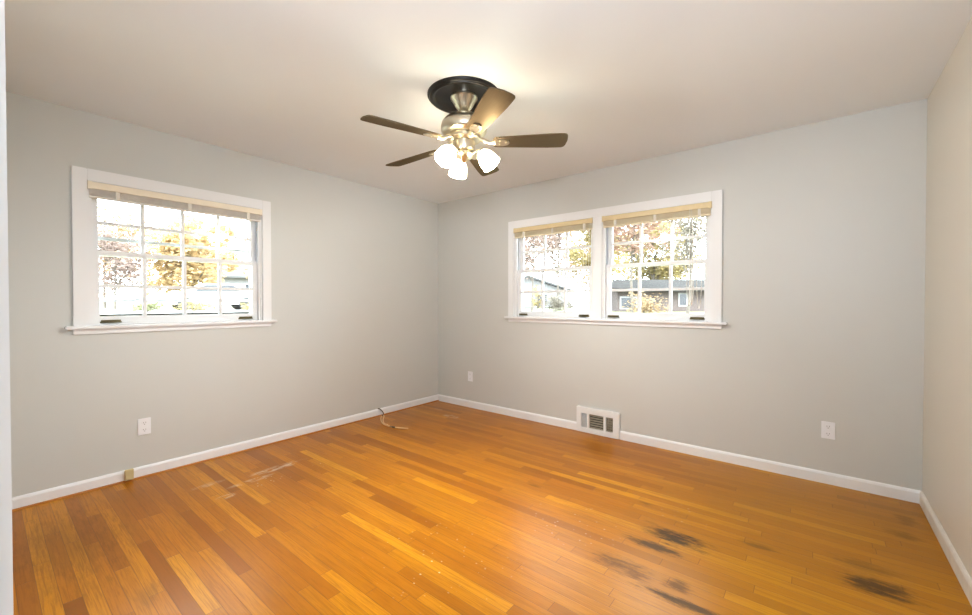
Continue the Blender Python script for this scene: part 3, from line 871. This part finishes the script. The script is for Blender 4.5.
def house(name, loc, rz, wx, dy, hw_, ridge, wallmat, label, wins, over=0.5, ridge_axis='x'):
    e = tag(empty(name, loc, rz), label, 'house')
    MB().box(-wx / 2, wx / 2, 0, dy, -0.8, hw_).build('wall', wallmat, e)
    r = MB()
    if ridge_axis == 'x':
        pr = [(-over, hw_ - 0.05), (dy / 2, hw_ + ridge), (dy + over, hw_ - 0.05), (dy + over, hw_ + 0.12), (dy / 2, hw_ + ridge + 0.17), (-over, hw_ + 0.12)]
        r.prism(pr, -wx / 2 - over, wx / 2 + over, Matrix(((0, 0, 1, 0), (1, 0, 0, 0), (0, 1, 0, 0), (0, 0, 0, 1))))
        gb = MB()
        gb.prism([(0, hw_), (dy, hw_), (dy / 2, hw_ + ridge)], -wx / 2, wx / 2, Matrix(((0, 0, 1, 0), (1, 0, 0, 0), (0, 1, 0, 0), (0, 0, 0, 1))))
    else:
        pr = [(-wx / 2 - over, hw_ - 0.05), (0, hw_ + ridge), (wx / 2 + over, hw_ - 0.05), (wx / 2 + over, hw_ + 0.12), (0, hw_ + ridge + 0.17), (-wx / 2 - over, hw_ + 0.12)]
        r.prism(pr, -over, dy + over, Matrix(((1, 0, 0, 0), (0, 0, 1, 0), (0, 1, 0, 0), (0, 0, 0, 1))))
        gb = MB()
        gb.prism([(-wx / 2, hw_), (wx / 2, hw_), (0, hw_ + ridge)], 0, dy, Matrix(((1, 0, 0, 0), (0, 0, 1, 0), (0, 1, 0, 0), (0, 0, 0, 1))))
    gb.build('gable', wallmat, e)
    r.build('roof', M['roof'] if wallmat == M['brick'] else M['roof_pale'], e)
    for (x, z, a, h_) in wins:
        f = MB()
        f.box(x - a / 2 - 0.07, x + a / 2 + 0.07, -0.05, 0.0, z - 0.07, z + h_ + 0.07)
        fo = f.build('window', M['frame_white'], e)
        MB().box(x - a / 2, x + a / 2, -0.07, -0.05, z, z + h_).build('pane', M['dwin'], fo)
    return e
house('neighbour_house', (-37.9, 12.9, 0.8), math.radians(90 - 8), 6.2, 7.0, 2.7, 1.5, M['siding'], 'white house with dark windows at right of the single left window', [(-2.0, 1.0, 0.75, 1.1), (-0.4, 1.0, 0.75, 1.1), (1.5, 1.0, 0.75, 1.1)])
house('neighbour_house', (-15.6, 26.0, 0.4), math.radians(38), 7.0, 7.0, 1.75, 1.2, M['siding'], 'white gabled house in left unit of the double window', [(1.2, 0.7, 0.8, 0.8)], ridge_axis='y', over=0.4)
house('neighbour_house', (-1.3, 21.15, 0.62), math.radians(38), 9.0, 3.6, 1.22, 0.55, M['brick'], 'low brown house with long grey roof in the double window', [(-0.95, 0.45, 0.35, 0.6), (-3.9, 0.3, 0.8, 0.55)], over=0.55)

def car(loc, rz, label):
    e = tag(empty('parked_car', loc, rz), label, 'car')
    side = [(-2.1, 0.3), (-2.15, 0.62), (-2.0, 0.85), (-1.1, 0.95), (-0.55, 1.36), (0.75, 1.40), (1.55, 0.98), (2.1, 0.88), (2.15, 0.5), (2.05, 0.3)]
    mt = Matrix(((1, 0, 0, 0), (0, 0, 1, 0), (0, 1, 0, 0), (0, 0, 0, 1)))
    MB().prism(side, -0.85, 0.85, mt).build('body', M['carpaint'], e)
    MB().prism([(-0.98, 0.96), (-0.5, 1.30), (0.70, 1.33), (1.30, 1.0)], -0.865, 0.865, mt).build('side_window', M['dwin'], e)
    for x in (-1.35, 1.35):
        for y in (-0.78, 0.78):
            MB().lathe([(0.33, -0.1), (0.33, 0.1)], 20, (0, 0, 0), Matrix.Translation((x, y, 0.33)) @ Matrix.Rotation(PI / 2, 4, 'X')).build('wheel', M['tyre'], e)
    return e
car((-21.5, 4.3, gz(-21.5, 4.3) + 0.07), math.radians(84), 'white car parked on the street in the single left window')
